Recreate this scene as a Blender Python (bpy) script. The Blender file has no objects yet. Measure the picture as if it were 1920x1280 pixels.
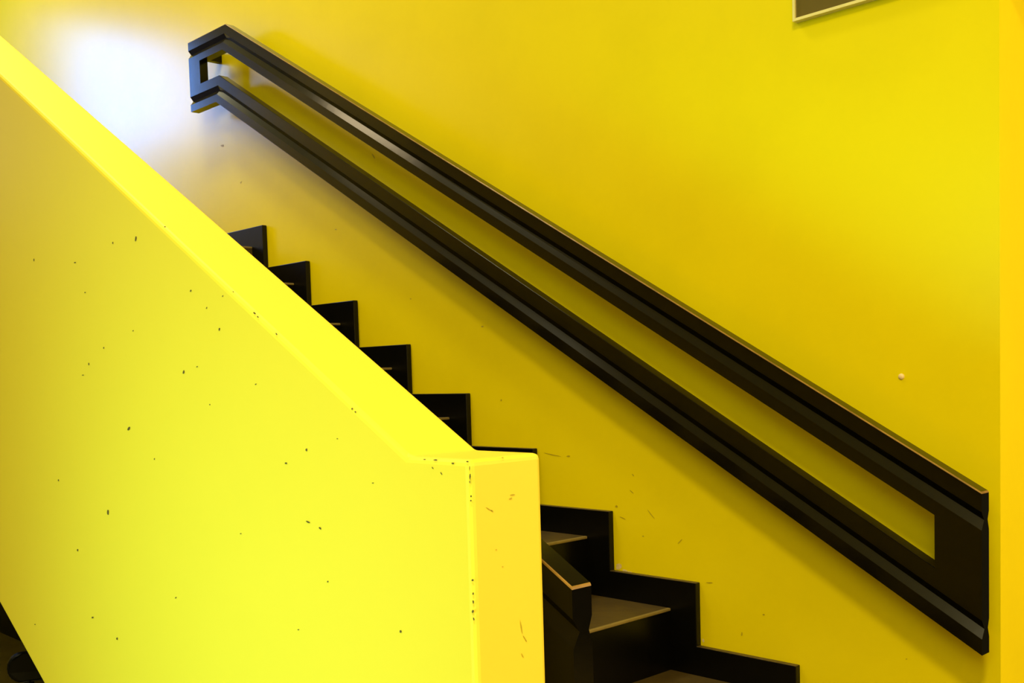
import bpy, bmesh, math, random
from mathutils import Vector, Matrix, noise
random.seed(7)
scene = bpy.context.scene
COL = scene.collection

# ------------------------------------------------------------------ camera
YAW, PITCH, ROLL = 0.80560, -0.06041, -0.02927
FPX = 2007.21
CAM = Vector((3.4903, -2.1309, -0.5787))
fw = Vector((-math.sin(YAW)*math.cos(PITCH), math.cos(YAW)*math.cos(PITCH), math.sin(PITCH)))
rt = Vector((math.cos(YAW), math.sin(YAW), 0))
up = rt.cross(fw)
rt2 = rt*math.cos(ROLL) + up*math.sin(ROLL)
up2 = up*math.cos(ROLL) - rt*math.sin(ROLL)
cam_data = bpy.data.cameras.new('camera')
cam_data.sensor_fit = 'HORIZONTAL'
cam_data.sensor_width = 36.0
cam_data.lens = 36.0*FPX/1920.0
cam_data.shift_x = 0.0
cam_data.shift_y = (824.95-640.0)/1920.0
cam_data.clip_start = 0.02
cam = bpy.data.objects.new('camera', cam_data)
COL.objects.link(cam)
m3 = Matrix((rt2, up2, -fw)).transposed()
cam.matrix_world = Matrix.Translation(CAM) @ m3.to_4x4()
scene.camera = cam

# ------------------------------------------------------------------ exposure, world, lights
scene.view_settings.view_transform = 'Standard'
scene.view_settings.look = 'None'
scene.view_settings.gamma = 1.0
scene.view_settings.use_curve_mapping = False
scene.view_settings.exposure = -0.17

world = bpy.data.worlds.new('world')
scene.world = world
world.use_nodes = True
world.node_tree.nodes['Background'].inputs[0].default_value = (0.35, 0.55, 1.0, 1)
world.node_tree.nodes['Background'].inputs[1].default_value = 0.15

def area(name, loc, target, sx, sy, power, color):
    d = bpy.data.lights.new(name, 'AREA')
    d.shape = 'RECTANGLE'
    d.size, d.size_y = sx, sy
    d.energy = power
    d.color = color
    o = bpy.data.objects.new(name, d)
    COL.objects.link(o)
    o.location = loc
    o.rotation_euler = (Vector(target)-Vector(loc)).to_track_quat('-Z', 'Y').to_euler()
    return o

CEIL = 2.5
# daylight through the landing window (blue sky), the ceiling lamps, and added fill lights in the hall openings
area('landing_window_light', (-3.93, -1.45, 1.28), (0, -1.45, 1.28), 0.96, 1.26, 72, (0.165, 0.39, 1.0))
area('stair_lamp_light', (0.5, -0.92, CEIL-0.10), (0.5, -0.92, 0), 0.8, 0.3, 42, (1.0, 0.95, 0.65))
area('landing_fill_light', (-1.9, -0.75, CEIL-0.10), (-1.9, -0.75, 0), 0.5, 0.3, 26, (1.0, 0.95, 0.65))  # added lamp, brightens the upper left wall
area('gallery_fill_light', (0.3, -2.35, CEIL-0.10), (0.3, -2.35, 0), 1.0, 0.4, 16, (1.0, 0.95, 0.65))  # added lamp, fills the lower part of the stair wall
area('rail_glint_light', (-0.45, -1.12, CEIL-0.08), (-0.45, -1.12, 0), 0.5, 0.2, 4.5, (1.0, 0.78, 0.45))  # small lamp added for the tan highlight on the upper rail
area('hall_lamp_light', (4.3, -3.2, CEIL-0.10), (4.3, -3.2, 0), 0.5, 0.5, 170, (1.0, 0.86, 0.50))
area('hall_fill_light', (4.7, -5.3, 1.5), (3.0, 0, 0.0), 2.4, 1.6, 103, (1.0, 0.98, 0.60))  # added broad frontal fill for the stair wall
d = area('low_fill_light', (2.2, -5.4, -1.40), (2.22, -1.39, -1.02), 0.8, 1.0, 5.6, (0.42, 1.0, 0.80))  # added greenish fill aimed at the parapet front
d.data.spread = math.radians(31)
area('side_fill_light', (6.1, 0.6, 0.2), (0, 0.0, -0.4), 1.4, 1.5, 128, (1.0, 0.78, 0.55))  # added warm fill for the parapet end and the right-hand strip

# ------------------------------------------------------------------ helpers
def link(o, parent=None):
    COL.objects.link(o)
    if parent is not None:
        o.parent = parent
    return o

def obj(name, bm, mats, parent=None, bevel=0.0, seg=2, angle=30):
    me = bpy.data.meshes.new(name)
    bmesh.ops.recalc_face_normals(bm, faces=bm.faces)
    bm.to_mesh(me); bm.free()
    if not isinstance(mats, (list, tuple)):
        mats = [mats]
    for m in mats:
        me.materials.append(m)
    o = bpy.data.objects.new(name, me)
    link(o, parent)
    if bevel > 0:
        b = o.modifiers.new('bevel', 'BEVEL')
        b.width = bevel; b.segments = seg
        b.limit_method = 'ANGLE'; b.angle_limit = math.radians(angle)
        b.harden_normals = False
    return o

def empty(name, loc=(0, 0, 0)):
    o = bpy.data.objects.new(name, None)
    o.location = loc
    o.empty_display_size = 0.1
    COL.objects.link(o)
    return o

def tag(o, label, cat, group=None):
    o['label'] = label; o['category'] = cat
    if group: o['group'] = group
    return o

def struct(o):
    o['kind'] = 'structure'
    return o

def box(bm, x0, x1, y0, y1, z0, z1):
    v = [bm.verts.new(p) for p in ((x0,y0,z0),(x1,y0,z0),(x1,y1,z0),(x0,y1,z0),(x0,y0,z1),(x1,y0,z1),(x1,y1,z1),(x0,y1,z1))]
    for f in ((0,1,2,3),(4,5,6,7),(0,1,5,4),(1,2,6,5),(2,3,7,6),(3,0,4,7)):
        bm.faces.new([v[i] for i in f])

def bx(*a):
    bm = bmesh.new(); box(bm, *a); return bm

def prism_xz(pts, y0, y1):
    """extrude an outline in the x-z plane along y"""
    bm = bmesh.new()
    a = [bm.verts.new((x, y0, z)) for x, z in pts]
    b = [bm.verts.new((x, y1, z)) for x, z in pts]
    bm.faces.new(a); bm.faces.new(b)
    n = len(pts)
    for i in range(n):
        j = (i+1) % n
        bm.faces.new((a[i], a[j], b[j], b[i]))
    return bm

# ------------------------------------------------------------------ materials
def base_mat(name):
    m = bpy.data.materials.new(name); m.use_nodes = True
    nt = m.node_tree
    return m, nt, nt.nodes['Principled BSDF']

def setin(b, name, v):
    if name in b.inputs: b.inputs[name].default_value = v

def paint(name, col, rough, smudge=0.08, bump=0.04, spec=0.5, scale=3.0, smudge_col=None):
    m, nt, b = base_mat(name)
    tc = nt.nodes.new('ShaderNodeTexCoord')
    n1 = nt.nodes.new('ShaderNodeTexNoise'); n1.inputs['Scale'].default_value = scale
    n1.inputs['Detail'].default_value = 5; n1.inputs['Roughness'].default_value = 0.6
    nt.links.new(tc.outputs['Object'], n1.inputs['Vector'])
    r = nt.nodes.new('ShaderNodeValToRGB')
    r.color_ramp.elements[0].position = 0.30
    r.color_ramp.elements[1].position = 0.58
    d = smudge_col or tuple(c*(1-smudge) for c in col)
    r.color_ramp.elements[0].color = (*d, 1)
    r.color_ramp.elements[1].color = (*col, 1)
    nt.links.new(n1.outputs['Fac'], r.inputs['Fac'])
    nt.links.new(r.outputs['Color'], b.inputs['Base Color'])
    n2 = nt.nodes.new('ShaderNodeTexNoise'); n2.inputs['Scale'].default_value = 45
    n2.inputs['Detail'].default_value = 3
    nt.links.new(tc.outputs['Object'], n2.inputs['Vector'])
    bp = nt.nodes.new('ShaderNodeBump'); bp.inputs['Strength'].default_value = bump
    bp.inputs['Distance'].default_value = 0.004
    nt.links.new(n2.outputs['Fac'], bp.inputs['Height'])
    nt.links.new(bp.outputs['Normal'], b.inputs['Normal'])
    b.inputs['Roughness'].default_value = rough
    setin(b, 'Specular IOR Level', spec)
    return m

YEL = (0.83, 0.66, 0.001)
M_WALL = paint('yellow_wall_paint', YEL, 0.26, 0.06, 0.05, 0.5, 2.2)
M_PAR = paint('yellow_parapet_paint', (0.85, 0.665, 0.04), 0.55, 0.02, 0.03, 0.2, 2.0)
M_BLACK = paint('black_lacquer', (0.002, 0.0017, 0.001), 0.15, 0.3, 0.02, 0.36, 8.0)
M_STAIR = paint('black_stair_paint', (0.002, 0.0017, 0.001), 0.28, 0.3, 0.05, 0.25, 8.0)
M_TREAD = paint('brown_linoleum', (0.075, 0.046, 0.006), 0.55, 0.35, 0.10, 0.4, 14.0)
M_NOSE = paint('lit_nosing', (0.24, 0.17, 0.045), 0.40, 0.25, 0.05, 0.5, 20.0)  # paler than the tread: light caught on the rounded edge put into colour
M_CHIP = paint('chipped_paint', (0.14, 0.105, 0.02), 0.8, 0.4, 0.0, 0.2, 60.0)
M_SCUFF = paint('scuff_mark', (0.48, 0.35, 0.004), 0.5, 0.3, 0.0, 0.3, 60.0)
M_LIGHTSCUFF = paint('end_scuff', (0.50, 0.40, 0.01), 0.5, 0.2, 0.0, 0.3, 60.0)
M_PLASTER = paint('bare_plaster', (0.80, 0.60, 0.26), 0.8, 0.25, 0.1, 0.2, 60.0)
M_BOARD = paint('brown_board', (0.13, 0.090, 0.013), 0.30, 0.12, 0.02, 0.5, 5.0)
M_ALU = paint('pale_frame_metal', (0.78, 0.66, 0.24), 0.35, 0.08, 0.0, 0.5, 20.0)
M_DARK = paint('dark_floor', (0.26, 0.20, 0.035), 0.45, 0.3, 0.05, 0.3, 5.0)
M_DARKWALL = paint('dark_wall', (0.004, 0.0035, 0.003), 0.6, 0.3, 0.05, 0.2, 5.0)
M_CEIL = paint('ceiling_paint', (0.80, 0.72, 0.22), 0.8, 0.04, 0.02, 0.2, 3.0)
M_PLASTIC = paint('black_plastic', (0.002, 0.002, 0.002), 0.4, 0.2, 0.02, 0.12, 12.0)
M_CAP = paint('pale_cap', (0.85, 0.62, 0.30), 0.45, 0.1, 0.0, 0.4, 60.0)
M_LEDGE = paint('worn_ledge', (0.075, 0.045, 0.010), 0.45, 0.4, 0.03, 0.4, 18.0)
M_EDGE = paint('edge_glint', (0.30, 0.17, 0.035), 0.25, 0.4, 0.02, 0.5, 25.0)  # tan top edge of the rails, its highlight line put into the colour
M_HALL = paint('hall_paint', (0.03, 0.026, 0.012), 0.7, 0.05, 0.03, 0.3, 2.0)

def lamp_mat():
    m, nt, b = base_mat('lamp_diffuser')
    b.inputs['Base Color'].default_value = (0.9, 0.88, 0.8, 1)
    b.inputs['Roughness'].default_value = 0.5
    return m
M_DIFF = lamp_mat()

# ------------------------------------------------------------------ measures
RUN, RISE = 0.275, 0.15699
S = RISE/RUN
MARG_X, MARG_Z = 0.077, 0.072        # stringer margin beyond the risers and above the treads
STR_Y = -0.02                        # face of the stringer
WX = 2.647                           # outer corner of the stair wall
PAR_F, PAR_N = -1.2811, -1.3888      # far and near faces of the parapet
PAR_XK, PAR_XE, PAR_Z = 2.5476, 2.6522, -0.6658
PAR_BOT = -1.7942
LOW = -2.0                           # lower floor
NSTEP = 10

def add_marks(bm, marks, axis, off, idx_of):
    """small irregular flakes and scratches lying on a face of the mesh"""
    for mk in marks:
        c0, c1, a0, a1, b0, b1 = mk[:6]
        n = 8
        vs = []
        for i in range(n):
            t = 2*math.pi*i/n
            k = random.uniform(0.7, 1.15)
            p = c0 + k*(math.cos(t)*a0 + math.sin(t)*b0), c1 + k*(math.cos(t)*a1 + math.sin(t)*b1)
            vs.append(bm.verts.new((p[0], off, p[1]) if axis == 'y' else (off, p[0], p[1])))
        f = bm.faces.new(vs)
        f.material_index = idx_of(mk)

MARKS_FRONT = [(1.8958, -0.3518, 0.0023, 0.0041, 0.0027, -0.0005), (1.8371, -0.6453, 0.0034, 0.0036, 0.0036, -0.0005), (2.0309, -0.5597, 0.0022, 0.0033, 0.0023, -0.0004), (2.141, -0.5033, 0.001, 0.0021, 0.0022, -0.0003), (2.0635, -0.4446, 0.0021, 0.0015, 0.002, -0.0007), (1.7411, -0.7866, 0.0016, 0.005, 0.0042, 0.0001), (2.3455, -0.6643, 0.0001, 0.002, 0.0024, 0.0001), (2.2972, -0.683, 0.0032, 0.0001, -0.0001, -0.0014), (1.6047, -0.8637, 0.0003, 0.0024, 0.0036, 0.0003), (2.3425, -0.7554, 0.0048, -0.0009, -0.0008, -0.001), (2.3694, -0.7613, 0.0026, -0.0011, -0.0012, -0.0009), (2.3812, -0.8269, 0.0001, 0.0013, 0.0018, 0.0002), (2.5251, -0.8671, 0.0025, 0.0004, -0.0001, -0.0016), (1.751, -0.9987, 0.0003, 0.0023, 0.0032, 0.0005), (2.1742, -0.7849, 0.0029, 0.0003, -0.0001, -0.0007), (2.1078, -0.4718, 0.0016, 0.0012, 0.0013, -0.0005), (2.154, -0.4588, 0.0016, 0.0011, 0.0012, -0.0005), (1.7581, -0.5142, 0.0002, 0.0017, 0.0021, -0.0001), (1.6951, -0.5387, 0.0003, 0.0027, 0.0022, -0.0001), (1.6683, -0.5569, 0.0045, -0.0001, -0.0001, -0.0009), (1.6953, -0.419, 0.0043, -0.0003, -0.0001, -0.0009), (1.476, -0.3436, 0.0005, 0.0033, 0.0026, -0.0002), (1.8131, -0.3493, 0.0003, 0.0021, 0.002, -0.0002), (1.6599, -0.3659, 0.0045, -0.0004, -0.0001, -0.0009), (2.072, -0.553, 0.0028, 0.0007, 0.0007, -0.0007), (2.1042, -0.6073, 0.0001, 0.0011, 0.0015, -0.0), (2.4139, -0.6487, 0.0017, 0.0, -0.0, -0.0006), (1.6541, -0.9765, 0.0046, 0.0007, -0.0002, -0.0019), (1.378, -1.0299, 0.0042, 0.0006, -0.0002, -0.0011), (2.5791, -0.6679, 0.0028, 0.0001, -0.0, -0.0006), (2.5973, -0.6678, 0.0036, 0.0001, -0.0, -0.0009), (2.6264, -0.6702, 0.0026, 0.0001, -0.0, -0.0009), (2.2358, -0.4871, 0.003, -0.0015, -0.0014, -0.0007), (2.2435, -0.4925, 0.0025, -0.0013, -0.0014, -0.0007), (2.2873, -0.5169, 0.0019, -0.0014, -0.0015, -0.0006), (2.1832, -0.4552, 0.0019, -0.0012, -0.001, -0.0004), (2.447, -0.6126, 0.0005, 0.0012, 0.0016, -0.0002), (2.4532, -0.6163, 0.0015, -0.0009, -0.0012, -0.0007), (2.4826, -0.6988, 0.0021, 0.0001, -0.0, -0.0006), (2.5923, -0.6767, 0.0014, -0.0011, -0.0007, -0.0004), (2.6064, -0.6819, 0.0017, -0.0013, -0.0007, -0.0004), (1.9944, -0.3457, 0.0034, -0.0004, -0.0001, -0.0008), (1.8703, -0.4919, 0.0021, 0.0013, 0.0016, -0.0005), (1.9222, -0.6909, 0.0008, 0.0017, 0.0018, -0.0001), (1.5345, -0.7435, 0.0003, 0.0019, 0.0025, 0.0001), (2.2307, -0.5805, 0.0024, 0.0007, 0.0006, -0.0006), (2.3098, -0.8981, 0.0025, 0.0004, -0.0001, -0.0007), (1.9709, -0.9005, 0.0028, 0.0014, 0.0011, -0.0005), (2.653, -0.6747, 0.0001, 0.0028, 0.0008, 0.0), (2.6531, -0.6832, 0.0002, 0.0037, 0.0013, 0.0001), (2.6524, -0.6888, 0.0001, 0.0017, 0.0008, 0.0), (2.6538, -0.7039, 0.0001, 0.0014, 0.0017, 0.0001), (2.6531, -0.7085, 0.0003, 0.0011, 0.0012, -0.0001), (2.6521, -0.7928, 0.0013, 0.0016, 0.0014, -0.0004), (2.6523, -0.807, 0.0001, 0.0017, 0.0013, 0.0002), (2.6518, -0.8162, 0.0001, 0.0023, 0.0013, 0.0002), (2.6505, -0.8267, 0.0011, 0.002, 0.0016, -0.0002), (2.6518, -0.8345, -0.0004, 0.0016, 0.0013, 0.0003), (2.6496, -0.6676, 0.0025, 0.0001, -0.0, -0.0008)]
MARKS_END = [(-1.3276, -0.7084, 0.0048, -0.0002, 0.0001, -0.0009), (-1.3309, -0.7121, 0.0025, 0.0008, 0.0006, -0.0008), (-1.3637, -0.7202, 0.0046, -0.0025, -0.0004, -0.0005), (-1.3591, -0.7225, 0.002, -0.0011, -0.0006, -0.0007), (-1.3205, -0.8557, 0.0015, -0.0079, -0.0008, 0.0), (-1.3152, -0.8698, 0.0031, -0.0048, -0.0007, -0.0002), (-1.3201, -0.8874, 0.0019, -0.003, -0.0007, -0.0002), (-1.3411, -0.6671, 0.0019, -0.0004, -0.0002, -0.0006), (-1.3459, -0.7849, 0.0, 0.0009, 0.0008, -0.0001), (-1.3546, -0.7651, 0.0008, 0.0009, 0.0007, -0.0004)]
MARKS_WALL = [(1.7758, -0.9426, 0.0139, -0.0135, -0.0014, -0.0009, 0), (1.7141, -0.8888, 0.008, -0.0049, -0.0012, -0.0011, 0), (1.6605, -0.9299, 0.0046, 0.0003, -0.0001, -0.0035, 0), (1.6815, -0.9593, 0.013, -0.0037, -0.0008, -0.0013, 0), (1.7481, -1.0012, 0.0035, 0.0003, -0.0001, -0.0021, 0), (1.8653, -1.0042, 0.0083, 0.0074, 0.0011, -0.0008, 0), (1.4301, -0.8012, 0.0357, -0.0043, -0.0005, -0.0015, 0), (1.4927, -0.8035, 0.008, 0.0003, -0.0001, -0.0022, 0), (2.0432, -1.2097, 0.0011, 0.0053, 0.0022, 0.0, 0), (1.9518, -1.0973, 0.011, 0.0013, -0.0, -0.0013, 0), (1.2319, -0.6496, 0.003, 0.0033, 0.0029, -0.0012, 0), (1.5894, -1.0513, 0.0038, 0.0004, -0.0, -0.0014, 0), (1.719, -0.8442, 0.0039, -0.0035, -0.0014, -0.001, 0), (2.1046, -1.1546, 0.0036, 0.0005, -0.0, -0.0019, 0), (1.663, -1.0894, 0.0063, -0.0053, -0.0087, -0.0064, 1), (1.6846, -1.0969, 0.0113, -0.0011, -0.001, -0.0028, 1), (1.7008, -1.0993, 0.0078, -0.0008, -0.0008, -0.0021, 1), (1.9303, -1.2432, 0.001, -0.0051, -0.0032, -0.001, 1), (-0.1711, 0.1814, 0.0045, 0.005, 0.0036, -0.0012, 0), (-0.2985, 0.3411, 0.0142, -0.0025, -0.0004, -0.004, 0), (0.6627, 0.1432, 0.008, -0.0102, -0.0025, -0.0004, 0), (1.1615, -0.4334, 0.0058, -0.0003, -0.0001, -0.0023, 0), (0.8296, -0.3288, 0.0053, -0.0004, -0.0001, -0.0017, 0), (0.4384, -0.0665, 0.0062, -0.0007, -0.0001, -0.0018, 0), (2.4531, -1.1995, 0.0023, 0.0004, -0.0, -0.0011, 0)]
CHAIR = (1.05, -1.116, LOW)
CHAIR_ROT = math.radians(70)

# ------------------------------------------------------------------ setting
bm = bx(-4.2, WX, 0.0, 0.2, LOW, CEIL)
wall = obj('wall_back', bm, [M_WALL, M_SCUFF, M_PLASTER])
bm = bmesh.new(); bm.from_mesh(wall.data)
add_marks(bm, MARKS_WALL, 'y', -0.0006, lambda m: 2 if m[6] else 1)
bm.to_mesh(wall.data); bm.free()
struct(wall)
struct(obj('wall_right', bx(WX-0.2, WX, 0.2, 1.8, LOW, CEIL), M_WALL))
bm = bmesh.new()                                                            # left end wall with a window opening
WY0, WY1, WZ0, WZ1 = -1.96, -0.94, 0.62, 1.94
for a in ((-4.2, -4.0, -5.6, WY0, LOW, CEIL), (-4.2, -4.0, WY1, 0.0, LOW, CEIL), (-4.2, -4.0, WY0, WY1, LOW, WZ0), (-4.2, -4.0, WY0, WY1, WZ1, CEIL)):
    box(bm, *a)
struct(obj('wall_left', bm, M_WALL))
bm = bmesh.new()
for a in ((WY0, WY0+0.04, WZ0, WZ1), (WY1-0.04, WY1, WZ0, WZ1), (WY0, WY1, WZ0, WZ0+0.04), (WY0, WY1, WZ1-0.04, WZ1)):
    box(bm, -4.10, -4.05, *a)
struct(obj('window_1', bm, M_ALU))

def opening_frame(name, axis, p, u0, u1, v0, v1):
    bm = bmesh.new()
    for a in ((u0, u0+0.05, v0, v1), (u1-0.05, u1, v0, v1), (u0+0.05, u1-0.05, v0, v0+0.05), (u0+0.05, u1-0.05, v1-0.05, v1)):
        if axis == 'y': box(bm, a[0], a[1], p-0.03, p+0.03, a[2], a[3])
        else: box(bm, p-0.03, p+0.03, a[0], a[1], a[2], a[3])
    return struct(obj(name, bm, M_ALU))
bm = bmesh.new()                                                            # hall wall with openings added for the high and low fill lights
for x0, x1, z0, z1 in ((-4.2, 1.8, LOW, CEIL), (1.8, 2.4, LOW, -1.90), (1.8, 2.4, -0.90, CEIL), (6.0, 6.4, LOW, CEIL), (2.4, 6.0, 2.3, CEIL), (2.4, 6.0, -0.85, 0.6), (2.4, 3.4, 0.6, 2.3),
                       (2.6, 6.0, -1.90, -0.90), (2.4, 6.0, LOW, -1.90), (2.4, 6.0, -0.90, -0.85)):
    box(bm, x0, x1, -5.8, -5.6, z0, z1)
struct(obj('wall_front', bm, M_HALL))
opening_frame('added_opening_2', 'y', -5.7, 3.4, 6.0, 0.6, 2.3)  # unseen opening added around the frontal fill light
opening_frame('added_opening_3', 'y', -5.7, 1.8, 2.6, -1.90, -0.90)  # unseen opening added to hold the low greenish fill
bm = bmesh.new()
for y0, y1, z0, z1 in ((-5.6, -0.1, LOW, CEIL), (1.3, 2.0, LOW, CEIL), (-0.1, 1.3, LOW, -0.55), (-0.1, 1.3, 0.95, CEIL)):
    box(bm, 6.2, 6.4, y0, y1, z0, z1)
struct(obj('wall_side', bm, M_WALL))
opening_frame('added_opening_4', 'x', 6.3, -0.1, 1.3, -0.55, 0.95)  # unseen opening added to hold the warm side fill
struct(obj('wall_far', bx(WX-0.2, 6.4, 1.8, 2.0, LOW, CEIL), M_HALL))
struct(obj('ceiling', bx(-4.2, 6.4, -5.8, 2.0, CEIL, CEIL+0.1), M_CEIL))
struct(obj('floor', bx(-4.2, 6.4, -5.8, 2.0, LOW-0.1, LOW), M_DARK))

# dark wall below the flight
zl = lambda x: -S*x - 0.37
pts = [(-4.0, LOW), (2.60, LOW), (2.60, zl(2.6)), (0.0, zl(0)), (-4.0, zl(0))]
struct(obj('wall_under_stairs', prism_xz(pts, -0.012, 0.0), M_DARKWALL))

# ------------------------------------------------------------------ staircase
st = empty('staircase', (2.0, -0.65, LOW))
tag(st, 'dark flight of stairs between the yellow wall and the yellow parapet', 'staircase')
OFF = Vector((-2.0, 0.65, -LOW))
def sobj(name, bm, mat, parent=st, bevel=0.0, seg=2, base=OFF):
    for v in bm.verts: v.co += base
    return obj(name, bm, mat, parent, bevel, seg)
# stepped stringer on the wall
pts = [(-3.9, 0.0)]
for k in range(NSTEP):
    pts += [(k*RUN, -k*RISE), (k*RUN, -(k+1)*RISE)]
pts += [(NSTEP*RUN-0.12, -NSTEP*RISE), (NSTEP*RUN-0.12, -NSTEP*RISE-0.30), (0.0, -0.33), (-3.9, -0.33)]
so = sobj('stringer', prism_xz(pts, STR_Y, -0.0015), [M_STAIR, M_LEDGE], bevel=0.002)
for p in so.data.polygons:
    if p.normal.z > 0.9: p.material_index = 1
YN = PAR_F
# landing at the top
sobj('landing', bx(-3.9, -MARG_X-0.001, YN, STR_Y, -MARG_Z-0.12, -MARG_Z), M_TREAD)
for k in range(0, NSTEP):
    x = k*RUN - MARG_X
    ztop = -k*RISE - MARG_Z
    zbot = ztop - RISE
    # riser under the front edge of tread k
    sobj('riser', bx(x-0.03, x-0.004, YN, STR_Y, zbot, ztop-0.007), M_STAIR)
    if k > 0:
        t = sobj('tread', bx(x-RUN-0.004, x-0.010, YN, STR_Y, ztop-0.03, ztop), M_TREAD)
        sobj('nosing', bx(x-0.010, x, YN, STR_Y, ztop-0.007, ztop+0.0005), M_NOSE, t, bevel=0.002)
    else:
        sobj('nosing', bx(x-0.010, x+0.001, YN, STR_Y, ztop-0.007, ztop+0.0005), M_NOSE, bevel=0.002)
# sloping underside of the flight
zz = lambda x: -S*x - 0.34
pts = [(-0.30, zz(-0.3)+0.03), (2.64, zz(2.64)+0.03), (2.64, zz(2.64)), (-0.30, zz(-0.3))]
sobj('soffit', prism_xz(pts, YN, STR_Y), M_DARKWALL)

# ------------------------------------------------------------------ parapet
xs = -0.45
pts = [(PAR_XE, PAR_Z), (PAR_XE, LOW), (PAR_XE-0.06, LOW), (PAR_XE-0.06, PAR_BOT+S*(PAR_XK-PAR_XE+0.06)),
       (xs, PAR_BOT+S*(PAR_XK-xs)), (-3.95, PAR_BOT+S*(PAR_XK-xs)), (-3.95, PAR_Z+S*(PAR_XK-xs)), (xs, PAR_Z+S*(PAR_XK-xs)), (PAR_XK, PAR_Z)]
par = obj('parapet', prism_xz(pts, PAR_N, PAR_F), [M_PAR, M_CHIP, M_LIGHTSCUFF], None)
bm = bmesh.new(); bm.from_mesh(par.data)
edges = [e for e in bm.edges if e.calc_face_angle(0) > 0.2]
bmesh.ops.bevel(bm, geom=edges, offset=0.007, segments=3, profile=0.5, affect='EDGES')
add_marks(bm, MARKS_FRONT, 'y', PAR_N-0.0006, lambda m: 1)
add_marks(bm, MARKS_END, 'x', PAR_XE+0.0006, lambda m: 2)
bm.to_mesh(par.data); bm.free()
tag(par, 'thick sloping yellow parapet with chipped paint beside the dark stairs', 'parapet')

# ------------------------------------------------------------------ handrails
RT = 0.03345            # thickness of the board
RXE, RZT, RH = 2.6498, -0.8261, 0.3134
RXL, RHL, RXK = -0.3563, 0.2608, -0.0706
RZK = RZT + S*(RXE-RXK)
def rail_z(f, x):
    level = RZK - f*RHL
    slope = RZT + S*(RXE-x) - f*RH
    return min(level, slope)
def kink(f):
    return RXE - ((RZK - f*RHL) - (RZT - f*RH))/S
def sweep(fr, xl, xr, cuts=(), edge_bevel=None):
    """fr: (fraction of the board height, depth) outline; swept from the level end down the slope"""
    bm = bmesh.new()
    rows = []
    for f, d in fr:
        xk = kink(f)
        xs = sorted([xl, xr] + [c for c in cuts if xl < c < xr] + ([xk] if xl < xk < xr else []))
        rows.append([bm.verts.new((x, d, rail_z(f, x))) for x in xs])
    n = len(rows); m = len(rows[0])
    for i in range(n):
        j = (i+1) % n
        for k in range(m-1):
            bm.faces.new((rows[i][k], rows[i][k+1], rows[j][k+1], rows[j][k]))
    bm.faces.new([r[0] for r in rows]); bm.faces.new([r[-1] for r in rows])
    if edge_bevel:
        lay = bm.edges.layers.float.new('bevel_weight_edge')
        want = [(rows[0][k], rows[0][k+1]) for k in edge_bevel[0]]
        if edge_bevel[1]: want += [(rows[0][-1], rows[-1][-1])]
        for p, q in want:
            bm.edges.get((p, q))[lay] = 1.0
    return bm
def rail_obj(name, bm, root, width, edge):
    o = obj(name, bm, [M_BLACK, edge], root)
    b = o.modifiers.new('edge_bevel', 'BEVEL'); b.width = width; b.segments = 2; b.limit_method = 'WEIGHT'; b.material = 1
    return o
G, GB = 0.34*RT, 0.18*RT
UP = [(0, 0), (0.120, 0), (0.172, G), (0.232, 0), (0.325, 0), (0.325, RT), (0.232, RT), (0.172, RT-GB), (0.120, RT), (0, RT)]
LO = [(0.655, 0), (0.785, 0), (0.842, G), (0.900, 0), (1.0, 0), (1.0, RT), (0.900, RT), (0.842, RT-GB), (0.785, RT), (0.655, RT)]
SLOT_L, SLOT_R = -0.273, 2.558
def make_rail(root, side):
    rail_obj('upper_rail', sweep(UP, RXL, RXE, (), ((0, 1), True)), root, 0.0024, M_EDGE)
    rail_obj('lower_rail', sweep(LO, RXL, RXE, (SLOT_L, SLOT_R), ((2,), False)), root, 0.0018, M_BLACK)
    obj('end_board', sweep([(0.325, 0), (0.655, 0), (0.655, RT), (0.325, RT)], SLOT_R, RXE), M_BLACK, root, 0.0)
    obj('end_stile', sweep([(0.325, 0), (0.655, 0), (0.655, RT), (0.325, RT)], RXL, SLOT_L), M_BLACK, root, 0.0)
    gap = 0.0615 if side > 0 else 0.0465
    for x, zc in ((-0.285, 0.668), (0.75, rail_z(0.86, 0.75)), (1.60, rail_z(0.86, 1.60)), (2.45, rail_z(0.86, 2.45))):
        y0, y1 = (RT-0.002, RT+gap) if side > 0 else (-gap, 0.002)
        obj('wall_bracket', bx(x-0.013, x+0.013, y0, y1, zc-0.018, zc+0.018), M_BLACK, root, 0.002)
def rebase(root):
    for ch in root.children:
        for v in ch.data.vertices:
            v.co.x -= root.location.x; v.co.z -= root.location.z
h1 = empty('handrail', (RXE, -0.095, RZT-RH))
make_rail(h1, 1); rebase(h1)
tag(h1, 'long slotted black handrail board fixed along the yellow wall above the steps', 'handrail')
h2 = empty('handrail', (RXE, -1.2011-RT, RZT-RH))
make_rail(h2, -1); rebase(h2)
tag(h2, 'black handrail mostly hidden behind the end of the yellow parapet', 'handrail')

# ------------------------------------------------------------------ framed board high on the wall
fb = empty('framed_board', (2.21, 0, 0.173))
FW, FH, FT = 0.62, 0.48, 0.018
def fobj(name, bm, mat, bevel=0.0):
    return obj(name, bm, mat, fb, bevel)
fobj('panel', bx(0.005, FW-0.005, -0.013, 0.0, 0.005, FH-0.005), M_BOARD)
bm = bmesh.new()
box(bm, 0, 0.006, -FT, 0, 0, FH); box(bm, FW-0.006, FW, -FT, 0, 0, FH)
box(bm, 0.006, FW-0.006, -FT, 0, 0, 0.006); box(bm, 0.006, FW-0.006, -FT, 0, FH-0.006, FH)
fobj('frame', bm, M_ALU)
fb.location.x = 2.212
tag(fb, 'brown board in a thin pale frame hung high on the yellow wall', 'board')

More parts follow.
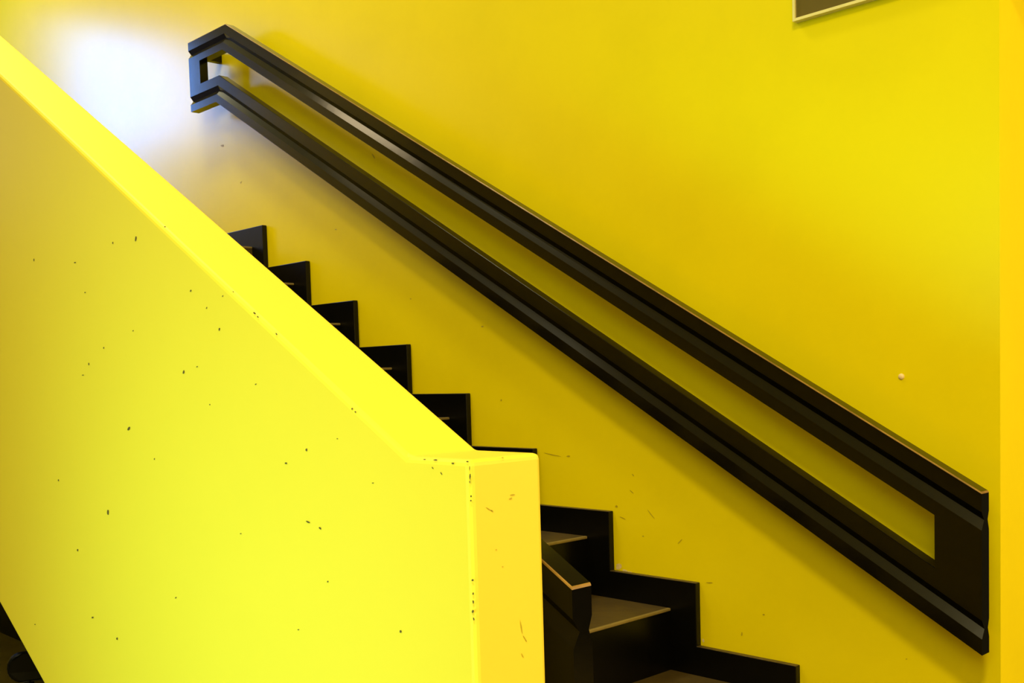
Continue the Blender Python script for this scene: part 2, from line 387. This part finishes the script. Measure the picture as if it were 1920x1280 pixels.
# ------------------------------------------------------------------ small pale cap on the wall
bm = bmesh.new()
bmesh.ops.create_uvsphere(bm, u_segments=16, v_segments=10, radius=0.0065)
for v in bm.verts:
    v.co.y *= 0.7
    if v.co.y > 0: v.co.y = 0
cap = obj('screw_cap', bm, M_CAP); cap.location = (2.446, 0.0, -0.605)
tag(cap, 'tiny pale round cap on the yellow wall above the lower end of the long handrail', 'cap')

# ------------------------------------------------------------------ chair in the dark below the flight
def tube_bm(path, r, n=10):
    bm = bmesh.new(); rings = []
    for i, p in enumerate(path):
        p = Vector(p)
        a = Vector(path[max(i-1, 0)]); b = Vector(path[min(i+1, len(path)-1)])
        t = (b-a).normalized()
        u = t.cross(Vector((0, 0, 1)) if abs(t.z) < 0.9 else Vector((1, 0, 0))).normalized()
        w = t.cross(u)
        rings.append([bm.verts.new(p + r*(math.cos(2*math.pi*k/n)*u + math.sin(2*math.pi*k/n)*w)) for k in range(n)])
    for i in range(len(rings)-1):
        for k in range(n):
            bm.faces.new((rings[i][k], rings[i][(k+1) % n], rings[i+1][(k+1) % n], rings[i+1][k]))
    bm.faces.new(rings[0]); bm.faces.new(rings[-1])
    return bm
ch = empty('chair', CHAIR)
ch.rotation_euler = (0, 0, CHAIR_ROT)
tag(ch, 'black chair with a rounded backrest in the dark space under the parapet', 'chair')
def slab(w, d, h, r, plane):
    """rounded slab; plane 'xy' lies flat, 'xz' stands up"""
    bm = bmesh.new(); out = []
    for cx, cy, a0 in ((w/2-r, d/2-r, 0), (-w/2+r, d/2-r, 90), (-w/2+r, -d/2+r, 180), (w/2-r, -d/2+r, 270)):
        for i in range(7):
            a = math.radians(a0+15*i); out.append((cx+r*math.cos(a), cy+r*math.sin(a)))
    f = (lambda x, y, t: (x, y, t)) if plane == 'xy' else (lambda x, y, t: (x, t + 0.35*x*x, y))
    A = [bm.verts.new(f(x, y, 0)) for x, y in out]; B = [bm.verts.new(f(x, y, h)) for x, y in out]
    bm.faces.new(A); bm.faces.new(B)
    for i in range(len(out)):
        j = (i+1) % len(out); bm.faces.new((A[i], A[j], B[j], B[i]))
    return bm
bm = slab(0.44, 0.42, 0.035, 0.06, 'xy')
for v in bm.verts: v.co.z += 0.43
obj('seat', bm, M_PLASTIC, ch, 0.006)
for hgt, zc in ((0.075, 0.742), (0.085, 0.635)):
    bm = slab(0.44, hgt, 0.022, hgt*0.48, 'xz')
    for v in bm.verts: v.co.z += zc; v.co.y += 0.20
    obj('backrest_slat', bm, M_PLASTIC, ch, 0.005)
for sx in (-1, 1):
    obj('leg', tube_bm([(sx*0.18, -0.17, 0.43), (sx*0.20, -0.19, 0.0)], 0.012), M_PLASTIC, ch)
    obj('leg', tube_bm([(sx*0.17, 0.235, 0.76), (sx*0.18, 0.18, 0.45), (sx*0.20, 0.21, 0.0)], 0.012), M_PLASTIC, ch)

# ------------------------------------------------------------------ ceiling lamps (outside the frame, some added for their light)
for x, y, sx, sy, lab in ((0.5, -0.92, 0.9, 0.36, 'long ceiling lamp over the flight of stairs'),
                          (-1.9, -0.75, 0.6, 0.36, 'short ceiling lamp added to brighten the upper landing wall'),
                          (0.3, -2.35, 1.1, 0.46, 'long ceiling lamp added as fill on the hall side of the parapet'),
                          (-0.45, -1.12, 0.56, 0.26, 'small dim ceiling lamp added over the stair head for the rail highlight'),
                          (4.3, -3.2, 0.6, 0.6, 'square ceiling lamp over the hall')):
    o = empty('ceiling_lamp', (x, y, CEIL-0.07))
    tag(o, lab, 'lamp')
    obj('housing', bx(-sx/2, sx/2, -sy/2, sy/2, 0.02, 0.07), M_ALU, o, 0.004)
    obj('diffuser', bx(-sx/2+0.02, sx/2-0.02, -sy/2+0.02, sy/2-0.02, 0.0, 0.02), M_DIFF, o, 0.004)
